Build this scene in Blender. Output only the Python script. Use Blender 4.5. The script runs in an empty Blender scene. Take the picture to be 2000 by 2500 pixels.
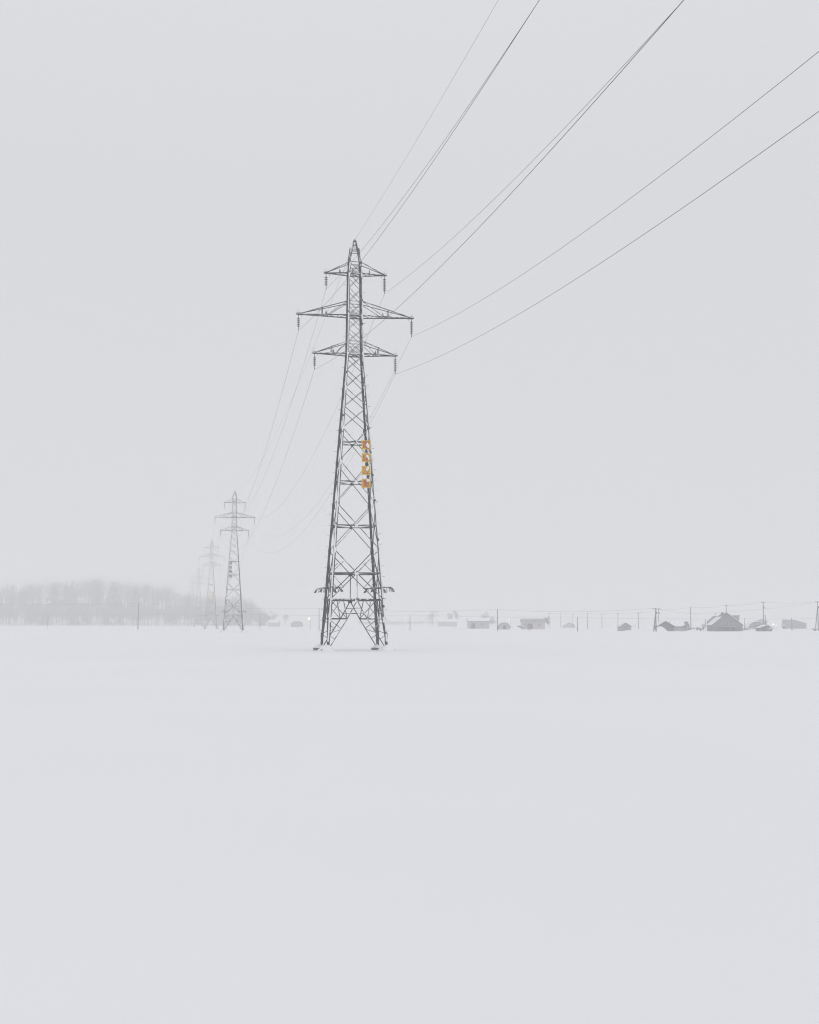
import bpy, math, random
from mathutils import Vector, Matrix
R = math.radians
sc = bpy.context.scene
col = sc.collection

# ------------------------------------------------------------------ camera
PITCH = 4.613
EYE = Vector((0, 0, 2.7))
F = 3350.0                      # focal length in pixels of a 2000 x 2500 frame
cam = bpy.data.cameras.new('camera')
cam.sensor_fit = 'HORIZONTAL'
cam.sensor_width = 24.0
cam.lens = 24.0 * F / 2000.0
cam.clip_start = 0.5
cam.clip_end = 12000
co = bpy.data.objects.new('camera', cam)
col.objects.link(co)
co.location = EYE
co.rotation_euler = (R(90 + PITCH), 0, 0)
sc.camera = co

# ------------------------------------------------------------------ overcast sky, soft sun, exposure
SUN_EL, SUN_ROT = 38, 150
w = bpy.data.worlds.new('World')
sc.world = w
w.use_nodes = True
nt = w.node_tree
bg = nt.nodes['Background']
sky = nt.nodes.new('ShaderNodeTexSky')
sky.sky_type = 'NISHITA'
sky.sun_disc = False
sky.sun_elevation = R(SUN_EL)
sky.sun_rotation = R(SUN_ROT)
geo = nt.nodes.new('ShaderNodeTexCoord')
sep = nt.nodes.new('ShaderNodeSeparateXYZ')
nt.links.new(geo.outputs['Generated'], sep.inputs[0])
mr = nt.nodes.new('ShaderNodeMapRange')          # overcast cloud deck: brighter overhead
mr.inputs['From Min'].default_value = 0.30
mr.inputs['From Max'].default_value = 1.0
mr.inputs['To Min'].default_value = 1.0
mr.inputs['To Max'].default_value = 1.22
nt.links.new(sep.outputs['Z'], mr.inputs['Value'])
cloud = nt.nodes.new('ShaderNodeVectorMath')
cloud.operation = 'SCALE'
cloud.inputs[0].default_value = (7.08, 7.09, 7.31)
nt.links.new(mr.outputs[0], cloud.inputs['Scale'])
mx = nt.nodes.new('ShaderNodeMix')
mx.data_type = 'RGBA'
mx.inputs['Factor'].default_value = 0.97          # thick cloud hides nearly all of the clear sky
nt.links.new(sky.outputs[0], mx.inputs['A'])
nt.links.new(cloud.outputs[0], mx.inputs['B'])
nt.links.new(mx.outputs['Result'], bg.inputs['Color'])
bg.inputs['Strength'].default_value = 0.1

sl = bpy.data.lights.new('sun', 'SUN')
sl.energy = 0.5
sl.angle = R(40)
sl.color = (1.0, 0.98, 0.95)
so = bpy.data.objects.new('sun', sl)
col.objects.link(so)
so.rotation_euler = (R(90 - SUN_EL), 0, R(180 - SUN_ROT))
sc.view_settings.view_transform = 'Standard'
sc.view_settings.look = 'None'
sc.view_settings.gamma = 1
sc.view_settings.exposure = 0.0
sc.cycles.max_bounces = 8
sc.cycles.volume_bounces = 3
sc.cycles.pixel_filter_type = 'BLACKMAN_HARRIS'
sc.cycles.filter_width = 1.1
sc.cycles.use_denoising = True
sc.cycles.denoiser = 'OPENIMAGEDENOISE'
sc.cycles.denoising_input_passes = 'RGB_ALBEDO_NORMAL'
sc.cycles.denoising_prefilter = 'ACCURATE'

# ------------------------------------------------------------------ helpers
def new_mat(name, base, rough=0.7, noise=None, metal=0.0, bump=0.0, bscale=3.0):
    m = bpy.data.materials.new(name)
    m.use_nodes = True
    n = m.node_tree
    b = n.nodes['Principled BSDF']
    b.inputs['Base Color'].default_value = (*base, 1)
    b.inputs['Roughness'].default_value = rough
    b.inputs['Metallic'].default_value = metal
    tc = n.nodes.new('ShaderNodeTexCoord')
    if noise:
        c2, scale, lo, hi = noise
        t = n.nodes.new('ShaderNodeTexNoise')
        t.inputs['Scale'].default_value = scale
        t.inputs['Detail'].default_value = 5
        n.links.new(tc.outputs['Object'], t.inputs['Vector'])
        r = n.nodes.new('ShaderNodeMapRange')
        r.inputs['From Min'].default_value = lo
        r.inputs['From Max'].default_value = hi
        n.links.new(t.outputs['Fac'], r.inputs['Value'])
        x = n.nodes.new('ShaderNodeMix')
        x.data_type = 'RGBA'
        x.inputs['A'].default_value = (*base, 1)
        x.inputs['B'].default_value = (*c2, 1)
        n.links.new(r.outputs[0], x.inputs['Factor'])
        n.links.new(x.outputs['Result'], b.inputs['Base Color'])
    if bump:
        t = n.nodes.new('ShaderNodeTexNoise')
        t.inputs['Scale'].default_value = bscale
        t.inputs['Detail'].default_value = 6
        n.links.new(tc.outputs['Object'], t.inputs['Vector'])
        u = n.nodes.new('ShaderNodeBump')
        u.inputs['Strength'].default_value = bump
        u.inputs['Distance'].default_value = 0.1
        n.links.new(t.outputs['Fac'], u.inputs['Height'])
        n.links.new(u.outputs[0], b.inputs['Normal'])
    return m

SNOWC = (0.83, 0.84, 0.86)
M = {
    'steel': new_mat('galvanised_steel', (0.020, 0.025, 0.030), 0.6, ((0.045, 0.052, 0.058), 1.3, .45, .7)),
    'rime': new_mat('snow_plastered_steel', (0.80, 0.81, 0.83), 0.8, ((0.08, 0.09, 0.10), 2.6, .46, .54)),
    'snow': new_mat('settled_snow', SNOWC, 0.9, ((0.80, 0.815, 0.84), 0.6, .3, .7), bump=.25, bscale=2.5),
    'porcelain': new_mat('grey_porcelain', (0.05, 0.055, 0.05), 0.35),
    'concrete': new_mat('concrete', (0.16, 0.165, 0.17), 0.9, ((0.10, 0.10, 0.105), 2.0, .4, .7)),
    'pole': new_mat('weathered_pole', (0.11, 0.11, 0.115), 0.9, ((0.17, 0.17, 0.175), 1.5, .45, .7)),
    'wire': new_mat('aluminium_conductor', (0.05, 0.054, 0.058), 0.6),
    'spike': new_mat('guard_rods', (0.16, 0.165, 0.175), 0.6),
    'yellow': new_mat('yellow_panel', (0.66, 0.45, 0.015), 0.6, ((0.56, 0.38, 0.03), 3.0, .4, .7)),
    'red': new_mat('red_lettering', (0.42, 0.030, 0.004), 0.6),
    'panelback': new_mat('panel_back', (0.26, 0.27, 0.28), 0.7),
    'w_blue': new_mat('blue_grey_siding', (0.30, 0.33, 0.37), 0.8, ((0.24, 0.27, 0.31), .8, .4, .7)),
    'w_grey': new_mat('grey_boards', (0.21, 0.22, 0.235), 0.8, ((0.17, 0.18, 0.19), .8, .4, .7)),
    'w_light': new_mat('pale_grey_render', (0.31, 0.32, 0.34), 0.8, ((0.27, 0.28, 0.30), .7, .4, .7)),
    'w_brown': new_mat('haze_paled_brown_boards', (0.50, 0.465, 0.46), 0.8, ((0.44, 0.40, 0.39), .7, .4, .7)),  # brownish boards, lightened so the colour itself carries some distance haze
    'w_pale': new_mat('pale_boards', (0.46, 0.48, 0.51), 0.8, ((0.38, 0.40, 0.43), .9, .4, .7)),
    'w_dark': new_mat('dark_grey_boards', (0.11, 0.115, 0.125), 0.8, ((0.16, 0.165, 0.17), .9, .4, .7)),
    'w_far': new_mat('haze_paled_boards', (0.42, 0.43, 0.45), 0.8, ((0.36, 0.37, 0.39), .7, .4, .7)),  # far walls: fading into the mist is painted into this paler colour
    'roof': new_mat('dark_roofing', (0.12, 0.13, 0.145), 0.7, ((0.20, 0.21, 0.22), .5, .45, .7)),
    'roof_grey': new_mat('grey_roofing', (0.27, 0.28, 0.295), 0.7, ((0.34, 0.35, 0.36), .5, .45, .7)),  # a lighter grey than the other roofs
    'trim': new_mat('dark_trim', (0.09, 0.10, 0.115), 0.7),
    'glass': new_mat('dim_glass', (0.28, 0.32, 0.36), 0.15),
    'bark': new_mat('bare_bark', (0.055, 0.052, 0.052), 0.95, ((0.10, 0.095, 0.09), .3, .4, .7)),
    'needles': new_mat('dark_needles', (0.045, 0.055, 0.05), 0.95),
}

def emat(name, c, s):
    m = bpy.data.materials.new(name)
    m.use_nodes = True
    b = m.node_tree.nodes['Principled BSDF']
    b.inputs['Base Color'].default_value = (*c, 1)
    b.inputs['Emission Color'].default_value = (*c, 1)
    b.inputs['Emission Strength'].default_value = s
    return m
M['lamp_warm'] = emat('lit_warm_lamp', (1.0, 0.66, 0.38), 1.7)
M['lamp_white'] = emat('lit_white_lamp', (1.0, 0.97, 0.92), 1.8)

def tag(o, label=None, cat=None, group=None, kind=None):
    if label: o['label'] = label
    if cat: o['category'] = cat
    if group: o['group'] = group
    if kind: o['kind'] = kind
    return o

def empty(name, loc=(0, 0, 0), rz=0.0, s=1.0):
    o = bpy.data.objects.new(name, None)
    o.empty_display_size = 0.5
    o.location = loc
    o.rotation_euler = (0, 0, rz)
    o.scale = (s, s, s)
    col.objects.link(o)
    return o

class MB:
    def __init__(self):
        self.v, self.f, self.m = [], [], []
    def add(self, vs, fs, mi=0):
        b = len(self.v)
        self.v += [tuple(x) for x in vs]
        for k, f in enumerate(fs):
            self.f.append([b + i for i in f])
            self.m.append(mi[k] if isinstance(mi, (list, tuple)) else mi)
    def box(self, c, s, mi=0, rz=0.0, rx=0.0, ry=0.0):
        rot = Matrix.Rotation(rz, 3, 'Z') @ Matrix.Rotation(ry, 3, 'Y') @ Matrix.Rotation(rx, 3, 'X')
        vs = [Vector(c) + rot @ Vector((sx * s[0] / 2, sy * s[1] / 2, sz * s[2] / 2))
              for sx in (-1, 1) for sy in (-1, 1) for sz in (-1, 1)]
        self.add(vs, [(0, 1, 3, 2), (4, 6, 7, 5), (0, 4, 5, 1), (2, 3, 7, 6), (0, 2, 6, 4), (1, 5, 7, 3)], mi)
    def angle(self, p, q, n, s, t=None, mi=0, snow=None, flip=False):
        """rolled L-section from p to q; n is the outward normal of the face it lies in;
        snow = material index for the outward side of the flange"""
        p, q, n = Vector(p), Vector(q), Vector(n)
        a = (q - p)
        if a.length < 1e-6: return
        a.normalize()
        n = (n - a * n.dot(a)).normalized()
        w1 = a.cross(n)
        if (w1.z < 0) ^ flip: w1 = -w1       # flange rises from the inner leg at the lower edge
        t = t or max(0.008, s * .12)
        sec = [(0, 0), (s, 0), (s, -t), (t, -t), (t, -s), (0, -s)]
        off = w1 * (-s / 2)
        vs = []
        for e in (p, q):
            for (x, y) in sec:
                vs.append(e + off + w1 * x + n * y)
        fs, ms = [], []
        for i in range(6):
            j = (i + 1) % 6
            fs.append((i, j, 6 + j, 6 + i))
            ms.append(mi)
        fs += [(0, 1, 2, 3), (0, 3, 4, 5), (6, 9, 8, 7), (6, 11, 10, 9)]
        ms += [mi] * 4
        self.add(vs, fs, ms)
        if snow is not None:                  # a ragged crust of wind-packed snow
            L = (q - p).length
            k = max(1, int(L / 0.9))
            cr = random.Random(int(L * 1000) + int(p.x * 97) + int(p.z * 31))
            for i in range(k):
                if cr.random() < .22: continue
                a0 = p + a * (L * i / k)
                a1 = p + a * (L * (i + cr.uniform(.8, 1.0)) / k)
                lo, hi = -s * cr.uniform(-.05, .25), s * cr.uniform(.42, .52)
                th = cr.uniform(.35, .7) * min(s, .12)
                vs = []
                for e in (a0, a1):
                    vs += [e + w1 * lo + n * .001, e + w1 * hi + n * .001, e + w1 * (hi - .2 * s) + n * th, e + w1 * (lo + .25 * s) + n * th * .8]
                self.add(vs, [(0, 1, 5, 4), (1, 2, 6, 5), (2, 3, 7, 6), (3, 0, 4, 7), (0, 3, 2, 1), (4, 5, 6, 7)], snow)
    def tube(self, pts, r, seg=6, mi=0, r2=None, cap=True):
        pts = [Vector(x) for x in pts]
        n = len(pts)
        vs = []
        for i, p in enumerate(pts):
            d = (pts[min(i + 1, n - 1)] - pts[max(i - 1, 0)]).normalized()
            u = d.cross(Vector((0, 0, 1)))
            if u.length < 1e-3: u = Vector((1, 0, 0))
            u.normalize()
            v = d.cross(u)
            rr = r + ((r2 if r2 is not None else r) - r) * i / max(1, n - 1)
            vs += [p + (u * math.cos(6.28319 * k / seg) + v * math.sin(6.28319 * k / seg)) * rr for k in range(seg)]
        fs = []
        for i in range(n - 1):
            for k in range(seg):
                k2 = (k + 1) % seg
                fs.append((i * seg + k, i * seg + k2, (i + 1) * seg + k2, (i + 1) * seg + k))
        if cap:
            fs += [tuple(range(seg))[::-1], tuple(range((n - 1) * seg, n * seg))]
        self.add(vs, fs, mi)
    def lathe(self, c, prof, seg=14, mi=0):
        vs, fs = [], []
        for (r, z) in prof:
            for k in range(seg):
                a = 6.28319 * k / seg
                vs.append((c[0] + r * math.cos(a), c[1] + r * math.sin(a), c[2] + z))
        for i in range(len(prof) - 1):
            for k in range(seg):
                k2 = (k + 1) % seg
                fs.append((i * seg + k, i * seg + k2, (i + 1) * seg + k2, (i + 1) * seg + k))
        fs += [tuple(range(seg))[::-1], tuple(range((len(prof) - 1) * seg, len(prof) * seg))]
        self.add(vs, fs, mi)
    def prism(self, poly, y0, y1, mi=0):
        """poly = (x, z) outline, extruded from y0 to y1"""
        n = len(poly)
        vs = [(x, y0, z) for x, z in poly] + [(x, y1, z) for x, z in poly]
        fs = [tuple(range(n)), tuple(range(n, 2 * n))[::-1]]
        fs += [(i, n + i, n + (i + 1) % n, (i + 1) % n) for i in range(n)]
        self.add(vs, fs, mi)
    def build(self, name, mats, parent=None, smooth=False):
        me = bpy.data.meshes.new(name)
        me.from_pydata(self.v, [], self.f)
        for m in (mats if isinstance(mats, (list, tuple)) else [mats]):
            me.materials.append(m)
        me.polygons.foreach_set('material_index', self.m)
        if smooth: me.polygons.foreach_set('use_smooth', [True] * len(me.polygons))
        me.update()
        o = bpy.data.objects.new(name, me)
        col.objects.link(o)
        if parent: o.parent = parent
        return o

def kids(o): return [x for x in bpy.data.objects if x.parent == o]

def copy_tree(o, parent=None, depth=9, skip=()):
    c = o.copy()
    for k in ('label', 'group'):
        if parent is not None and k in c: del c[k]
    col.objects.link(c)
    c.parent = parent
    if depth > 0:
        for ch in kids(o):
            if ch.name.split('.')[0] not in skip:
                copy_tree(ch, c, depth - 1, skip)
    return c

# pixel (of the 2000 x 2500 frame) -> direction; used only to read off real positions on the ground
_p = R(PITCH)
FW, UP = Vector((0, math.cos(_p), math.sin(_p))), Vector((0, -math.sin(_p), math.cos(_p)))
def bearing(px, dist):
    """ground point at forward distance dist whose compass bearing is that of column px at the horizon"""
    r = FW + Vector((1, 0, 0)) * ((px - 1000) / F) - UP * ((1520.3 - 1250) / F)
    k = dist / r.y
    return Vector((r.x * k, dist, 0))
def height(py, dist):
    a = math.atan((1250 - py) / F) + _p
    return EYE.z + dist * math.tan(a)
def gdist(py): return EYE.z / -math.tan(math.atan((1250 - py) / F) + _p)

# ------------------------------------------------------------------ snow field
def field():
    rnd = random.Random(4)
    ys = [-400, -150, -60] + [(-20 + 4 * i) for i in range(60)]
    y = ys[-1]
    while y < 3000:
        y *= 1.06
        ys.append(y)
    xs = []
    x = 0
    while x < 2600:
        xs.append(x)
        x = x + 3 if x < 60 else x * 1.10
    xs = sorted([-a for a in xs[1:]] + xs)
    mb = MB()
    vs = []
    for yy in ys:
        for xx in xs:
            z = 0.035 * math.sin(xx * .11 + 1.3 * math.sin(yy * .05)) + .03 * math.sin(yy * .17 + .8 * math.sin(xx * .07)) + .05 * math.sin(xx * .021 + yy * .013)
            vs.append((xx, yy, z - .05))
    n = len(xs)
    fs = [(j * n + i, j * n + i + 1, (j + 1) * n + i + 1, (j + 1) * n + i) for j in range(len(ys) - 1) for i in range(n - 1)]
    mb.add(vs, fs)
    m = new_mat('field_snow', (0.84, 0.85, 0.87), 0.95, ((0.82, 0.832, 0.855), 0.05, .35, .65), bump=.12, bscale=.6)
    return tag(mb.build('snow_field', m, smooth=True), kind='structure')
field()

# ------------------------------------------------------------------ lattice pylon
H = 40.98
def hw(z):                                   # half width of the body at height z
    t = [(0, 2.95), (29.25, .80), (30.56, .76), (33.12, .73), (37.39, .67), (38.6, .58)]
    for (a, x), (b, y) in zip(t, t[1:]):
        if z <= b: return x + (y - x) * (z - a) / (b - a)
    return .58
FACES = {'near': ((1, 0), (0, -1)), 'far': ((1, 0), (0, 1)), 'left': ((0, 1), (-1, 0)), 'right': ((0, 1), (1, 0))}
def fp(face, u, z, out=0.0):                 # point on a face: u runs along it in metres
    (ax, ay), (nx, ny) = FACES[face]
    h = hw(z) + out
    return Vector((ax * u + nx * h, ay * u + ny * h, z))

def brace_face(mb, face, snow):
    n = Vector((*FACES[face][1], 0))
    side = face in ('left', 'right')
    def A(u0, z0, u1, z1, s, o=0.0):
        mb.angle(fp(face, u0, z0, o), fp(face, u1, z1, o), n, s, snow=snow if s > .045 else None)
    def X(z0, z1, s, horiz=None, hs=.075):
        a, b = hw(z0), hw(z1)
        A(-a, z0, b, z1, s * .88)
        A(a, z0, -b, z1, s * .66, -.03)
        if horiz:
            A(-hw(horiz), horiz, hw(horiz), horiz, hs)
            mb.box(fp(face, 0, horiz, .02), (.26, .02, .24) if not side else (.02, .26, .24), snow if snow else 0)
    X(38.55, 37.42, .055)
    for a, b in ((37.39, 36.0), (36.0, 34.6), (34.6, 33.15), (33.12, 31.85), (31.85, 30.56), (30.56, 29.28)):
        X(a, b, .06)
    for a, b in ((29.2, 27.68), (27.68, 25.86), (25.86, 23.98), (23.98, 21.84)):
        X(a, b, .07)
    X(21.84, 18.54, .075, 20.42)
    X(18.54, 14.33, .08, 16.51, .08)
    X(14.33, 9.83, .085, 12.17, .085)
    for z, s in ((38.6, .06), (38.25, .05), (37.39, .10), (34.6, .06), (34.3, .05), (33.12, .12), (30.56, .06), (30.25, .05), (29.25, .12)):
        A(-hw(z), z, hw(z), z, s)
    # lower body: V into the centre, out to the legs again
    A(-hw(7.5), 7.5, hw(7.5), 7.5, .11)
    A(-hw(4.92), 4.92, hw(4.92), 4.92, .17)
    A(0, 7.45, 0, 4.95, .08)
    for sg in (-1, 1):
        A(sg * hw(9.83), 9.83, 0, 7.5, .08)
        A(0, 7.5, sg * hw(4.92), 4.95, .08)
        A(sg * hw(8.5) * .56, 8.62, sg * hw(7.55), 7.6, .055)
        A(sg * 1.30, 6.12, sg * hw(7.4), 7.4, .055)
        A(sg * 1.30, 6.12, sg * hw(6.12), 6.12, .08)
        A(0, 4.85, sg * .97, 3.08, .09)
        A(sg * .97, 3.08, sg * 2.62, .45, .09)
        A(sg * .97, 3.08, sg * hw(3.08), 3.08, .13)
        A(sg * hw(4.9), 4.9, sg * .97, 3.08, .06)
        A(sg * 1.33, 4.9, sg * .97, 3.08, .075)
        A(sg * 1.55, 4.9, sg * hw(3.2), 3.2, .055)
        A(sg * hw(3.05), 3.05, sg * 1.57, 2.12, .06)
        A(sg * 1.60, 2.05, sg * hw(1.65), 1.65, .055)
        A(sg * hw(1.6), 1.6, sg * 2.2, 1.12, .055)
        A(0, 4.1, sg * .42, 4.1, .055)
        A(0, 3.6, sg * .70, 3.6, .06)
        for z in (9.83, 4.92, 14.33, 18.54, 21.84):
            c = fp(face, sg * (hw(z) - .13), z, .015)
            mb.box(c, (.26, .02, .34) if not side else (.02, .26, .34), snow if snow else 0)
    for z in (7.5, 4.85):
        mb.box(fp(face, 0, z, .02), (.42, .02, .38) if not side else (.02, .42, .38), snow if snow else 0)

def insulator(parent, u, z, n, first, total):
    rod = MB()
    rod.tube([(u, 0, z), (u, 0, z - total)], .022, 6)
    rod.box((u, 0, z - .06), (.07, .09, .14))
    rod.box((u, 0, z - total + .05), (.05, .26, .09))
    rod.tube([(u, 0, z - first + .12), (u, 0, z - first - (n - 1) * .185 - .12)], .045, 8)
    o = rod.build('insulator_string', M['steel'], parent)
    for k in range(n):
        d = MB()
        d.lathe((u, 0, z - first - k * .185), [(.03, .06), (.06, .05), (.15, .012), (.17, -.014), (.158, -.024), (.06, -.012), (.05, -.05), (.03, -.055)], 14)
        d.lathe((u, -.005, z - first - k * .185 + .006), [(.06, .054), (.10, .042), (.12, .016), (.115, .012)], 10, 1)
        d.build('insulator_disc', [M['porcelain'], M['snow']], o)
    return o

ARMS = [(37.45, 38.6, 2.87, 3.02, 1.5), (33.18, 34.6, 5.60, 5.78, 2.85), (29.32, 30.56, 3.98, 4.12, 2.12)]
def cross_arm(parent, zb, zt, tip, sg, up):
    mb = MB()
    tp = Vector((sg * tip, 0, zb + .02))
    big = .10
    for sy in (-1, 1):
        sn = 1 if sy < 0 else None
        nrm = Vector((0, sy, 0))
        b0 = Vector((sg * hw(zb), sy * hw(zb), zb))
        t0 = Vector((sg * hw(zt), sy * hw(zt), zt))
        e = Vector((0, sy * .05, 0))
        mb.angle(b0, tp + e, nrm, big, snow=sn)
        mb.angle(t0, tp + e + Vector((0, 0, .06)), nrm, .075, snow=sn)
        # post and strut
        def on(a, b, x):
            k = (x - a.x) / (b.x - a.x)
            return a + (b - a) * k
        if tip > 3.5:
            xp = sg * (tip * .58)
            pb, pt = on(b0, tp + e, xp), on(t0, tp + e, xp)
            mb.angle(pb, pt + Vector((0, 0, .12)), nrm, .06)
            mb.angle(t0, on(b0, tp + e, sg * tip * .50), nrm, .055, snow=sn)
    # zig-zag in the bottom plane
    k = 5 if tip > 5 else 3
    def bp(i, sy):
        f = i / k
        x = hw(zb) + (tip - hw(zb)) * f
        y = (hw(zb) * (1 - f) + .05 * f) * sy
        return Vector((sg * x, y, zb - .01))
    for i in range(k):
        s = 1 if i % 2 else -1
        mb.angle(bp(i, s), bp(i + 1, -s), (0, 0, 1), .05)
        mb.angle(bp(i + 1, -s), bp(i + 1, s), (0, 0, 1), .045)
    # hanger bracket and curled lightning horn at the tip
    mb.box(tp + Vector((sg * .06, 0, 0)), (.30, .12, .12))
    mb.box(tp + Vector((sg * .03, 0, .075)), (.34, .13, .03), 1)
    mb.tube([tp + Vector((sg * (.15 + .0), 0, -.05)), tp + Vector((sg * .26, 0, .05)), tp + Vector((sg * .18, 0, .17)), tp + Vector((-sg * .02, 0, .20)), tp + Vector((-sg * .25, 0, .14))], .02, 6)
    for dx, dz in ((-.35, .5), (-.12, .62), (.02, .55)):
        mb.tube([tp + Vector((0, 0, .1)), tp + Vector((sg * dx * -1, 0, dz))], .004, 4)
    mb.box(tp + Vector((-sg * .32, 0, -.14)), (.04, .04, .2))
    arm = mb.build('cross_arm', [M['steel'], M['rime']], parent)
    # brush-like nest guard standing on the arm
    g = MB()
    rr = random.Random(int(zb * 10) + sg)
    f = (up - hw(zb)) / (tip - hw(zb))
    for i in range(34):
        a, q = rr.uniform(0, 6.283), rr.uniform(.3, 1)
        g.tube([(sg * up + .17 * q * math.cos(a), .17 * q * math.sin(a), zb), (sg * up + rr.uniform(-.02, .02), rr.uniform(-.02, .02), zb + .50)], .0075, 3, cap=False)
    g.build('nest_guard', M['spike'], arm)
    return arm

def body_guards(parent, zb):
    rr = random.Random(int(zb))
    for (u, v) in ((-.62, .3), (-.28, -.45), (.02, .40), (.34, -.1), (.74, .5)):
        g = MB()
        for i in range(16):
            x0 = rr.uniform(-.16, .16)
            y0 = rr.uniform(-.16, .16)
            g.tube([(u + x0 * .55, v + y0 * .55, zb), (u + x0 * 1.35, v + y0 * 1.35, zb + rr.uniform(.42, .52))], .0075, 3, cap=False)
        g.build('nest_guard', M['spike'], parent)

def guard(parent, sx, sy):
    z = 6.12
    h = hw(z)
    cx, cy = sx * h, sy * h
    mb = MB()
    e = .62
    sn = 1 if sy < 0 else None
    for a in (-1, 1):
        mb.angle((cx - e, cy + a * e, z), (cx + e, cy + a * e, z), (0, a, 0), .07, snow=sn)
        mb.angle((cx + a * e, cy - e, z), (cx + a * e, cy + e, z), (a, 0, 0), .07)
    mb.angle((cx - e, cy, z), (cx + e, cy, z), (0, -1, 0), .06)
    mb.angle((cx, cy - e, z), (cx, cy + e, z), (1, 0, 0), .06)
    for k in range(7):
        t = -e + 2 * e * k / 6
        fan = 1 + .45 * abs(t) / e
        for a in (-1, 1):
            for (px, py, dx, dy) in ((cx + a * e, cy + t, a * .42, t * .4), (cx + t, cy + a * e, t * .4, a * .42)):
                P = [(px, py, z), (px + dx * .35, py + dy * .35, z - .03), (px + dx * .75, py + dy * .75, z - .22), (px + dx * 1.05, py + dy * 1.05, z - .46)]
                mb.tube(P, .016, 5)
                if k % 2 == 0: mb.tube([(p[0], p[1], p[2] + .022) for p in P[:3]], .018, 4, 1)
    mb.build('anti_climb_guard', [M['steel'], M['rime']], parent)

def pylon():
    root = empty('transmission_tower')
    # four tapering corner legs of equal-angle steel
    for sx in (-1, 1):
        for sy in (-1, 1):
            mb = MB()
            zs = [.25, 3.08, 4.92, 9.83, 14.33, 18.54, 21.84, 25.86, 29.25, 33.12, 37.39, 38.6]
            for z0, z1 in zip(zs, zs[1:]):
                s = .25 - .11 * z0 / 38.6
                t = .03
                vs = []
                for z in (z0, z1):
                    h = hw(z)
                    for (a, b) in ((0, 0), (s, 0), (s, t), (t, t), (t, s), (0, s)):
                        vs.append((sx * (h + .03 - a), sy * (h + .03 - b), z))
                fs = [(i, (i + 1) % 6, 6 + (i + 1) % 6, 6 + i) for i in range(6)] + [(0, 1, 2, 3), (0, 3, 4, 5), (6, 9, 8, 7), (6, 11, 10, 9)]
                ms = [0] * 10
                mb.add(vs, fs, ms)
                # splice plate
                h = hw(z1)
                mb.box((sx * (h - s / 2 + .02), sy * (h + .045), z1 - .1), (s * .9, .025, .55), 1 if sy < 0 else 0)
                mb.box((sx * (h + .045), sy * (h - s / 2 + .02), z1 - .1), (.025, s * .9, .55), 0)
            if sy < 0:                         # snow packed on the outer corner, broken here and there
                z = .9
                rr = random.Random(7 + sx)
                while z < 38:
                    dz = rr.uniform(.5, 1.6)
                    z1 = min(z + dz, 38.4)
                    wd = (.25 - .11 * z / 38.6) * rr.uniform(.56, .72)
                    vs = []
                    for zz in (z, z1):
                        h = hw(zz) + .032
                        vs += [(sx * h, -h, zz), (sx * (h - wd), -h, zz), (sx * (h - wd * .8), -h - .07, zz), (sx * (h - .01), -h - .09, zz)]
                    mb.add(vs, [(0, 1, 5, 4), (1, 2, 6, 5), (2, 3, 7, 6), (3, 0, 4, 7), (0, 3, 2, 1), (4, 5, 6, 7)], 2)
                    z = z1 + (rr.uniform(.05, .25) if rr.random() < .3 else 0)
            mb.box((sx * (hw(1.3) - .06), sy * (hw(1.3) - .06), 1.2), (.24, .24, 1.0), 0)
            leg = mb.build('leg', [M['steel'], M['rime'], M['snow']], root)
            if (sx < 0) == (sy > 0):           # climbing bolts on the far left and near right legs
                z = 1.9
                while z < 37:
                    h = hw(z)
                    b = MB()
                    b.tube([(sx * h, sy * h, z), (sx * (h + .26), sy * h, z)], .014, 5)
                    b.box((sx * (h + .26), sy * h, z + .012), (.02, .045, .05))
                    b.build('step_bolt', M['steel'], leg)
                    z += 1.05
            # footing with its cap of snow
            f = MB()
            c = (sx * 2.93, sy * 2.93)
            f.box((c[0], c[1], 0), (1.3, 1.3, .34))
            fo = f.build('footing', M['concrete'], root)
            s = MB()
            rr = random.Random(int(sx * 5 + sy * 3) + 20)
            prof = []
            seg = 22
            wob = [1 + rr.uniform(-.10, .10) for _ in range(seg)]
            rings = [(.70, .165), (.76, .20), (.60, .33), (.42, .46), (.24, .56), (.08, .60)]
            if sy < 0: rings[0] = (1.15, -.12); rings[1] = (.82, .18)
            vs, fs = [], []
            for (r, z) in rings:
                for k in range(seg):
                    a = 6.28319 * k / seg
                    vs.append((c[0] + r * wob[k] * math.cos(a), c[1] + r * wob[k] * math.sin(a), z))
            for i in range(len(rings) - 1):
                for k in range(seg):
                    k2 = (k + 1) % seg
                    fs.append((i * seg + k, i * seg + k2, (i + 1) * seg + k2, (i + 1) * seg + k))
            fs += [tuple(range(seg))[::-1], tuple(range((len(rings) - 1) * seg, len(rings) * seg))]
            s.add(vs, fs)
            s.build('snow_cap', M['snow'], fo, smooth=True)
            guard(root, sx, sy)
    for face in FACES:
        mb = MB()
        brace_face(mb, face, 1 if face == 'near' else None)
        mb.build('lattice_bracing', [M['steel'], M['rime']], root)
    # horizontal diaphragms
    mb = MB()
    for z in (20.42, 16.51, 12.17, 7.5, 4.92):
        h = hw(z)
        P = [Vector((0, -h, z)), Vector((h, 0, z)), Vector((0, h, z)), Vector((-h, 0, z))]
        for i in range(4):
            mb.angle(P[i], P[(i + 1) % 4], (0, 0, 1), .06)
        mb.build('diaphragm_bracing', M['steel'], root); mb = MB()
    for z in (37.39, 33.12, 29.25):
        h = hw(z)
        mb.angle((-h, -h, z), (h, h, z), (0, 0, 1), .05)
        mb.angle((-h, h, z), (h, -h, z), (0, 0, 1), .05)
        mb.build('diaphragm_bracing', M['steel'], root); mb = MB()
    # peak
    mb = MB()
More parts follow.
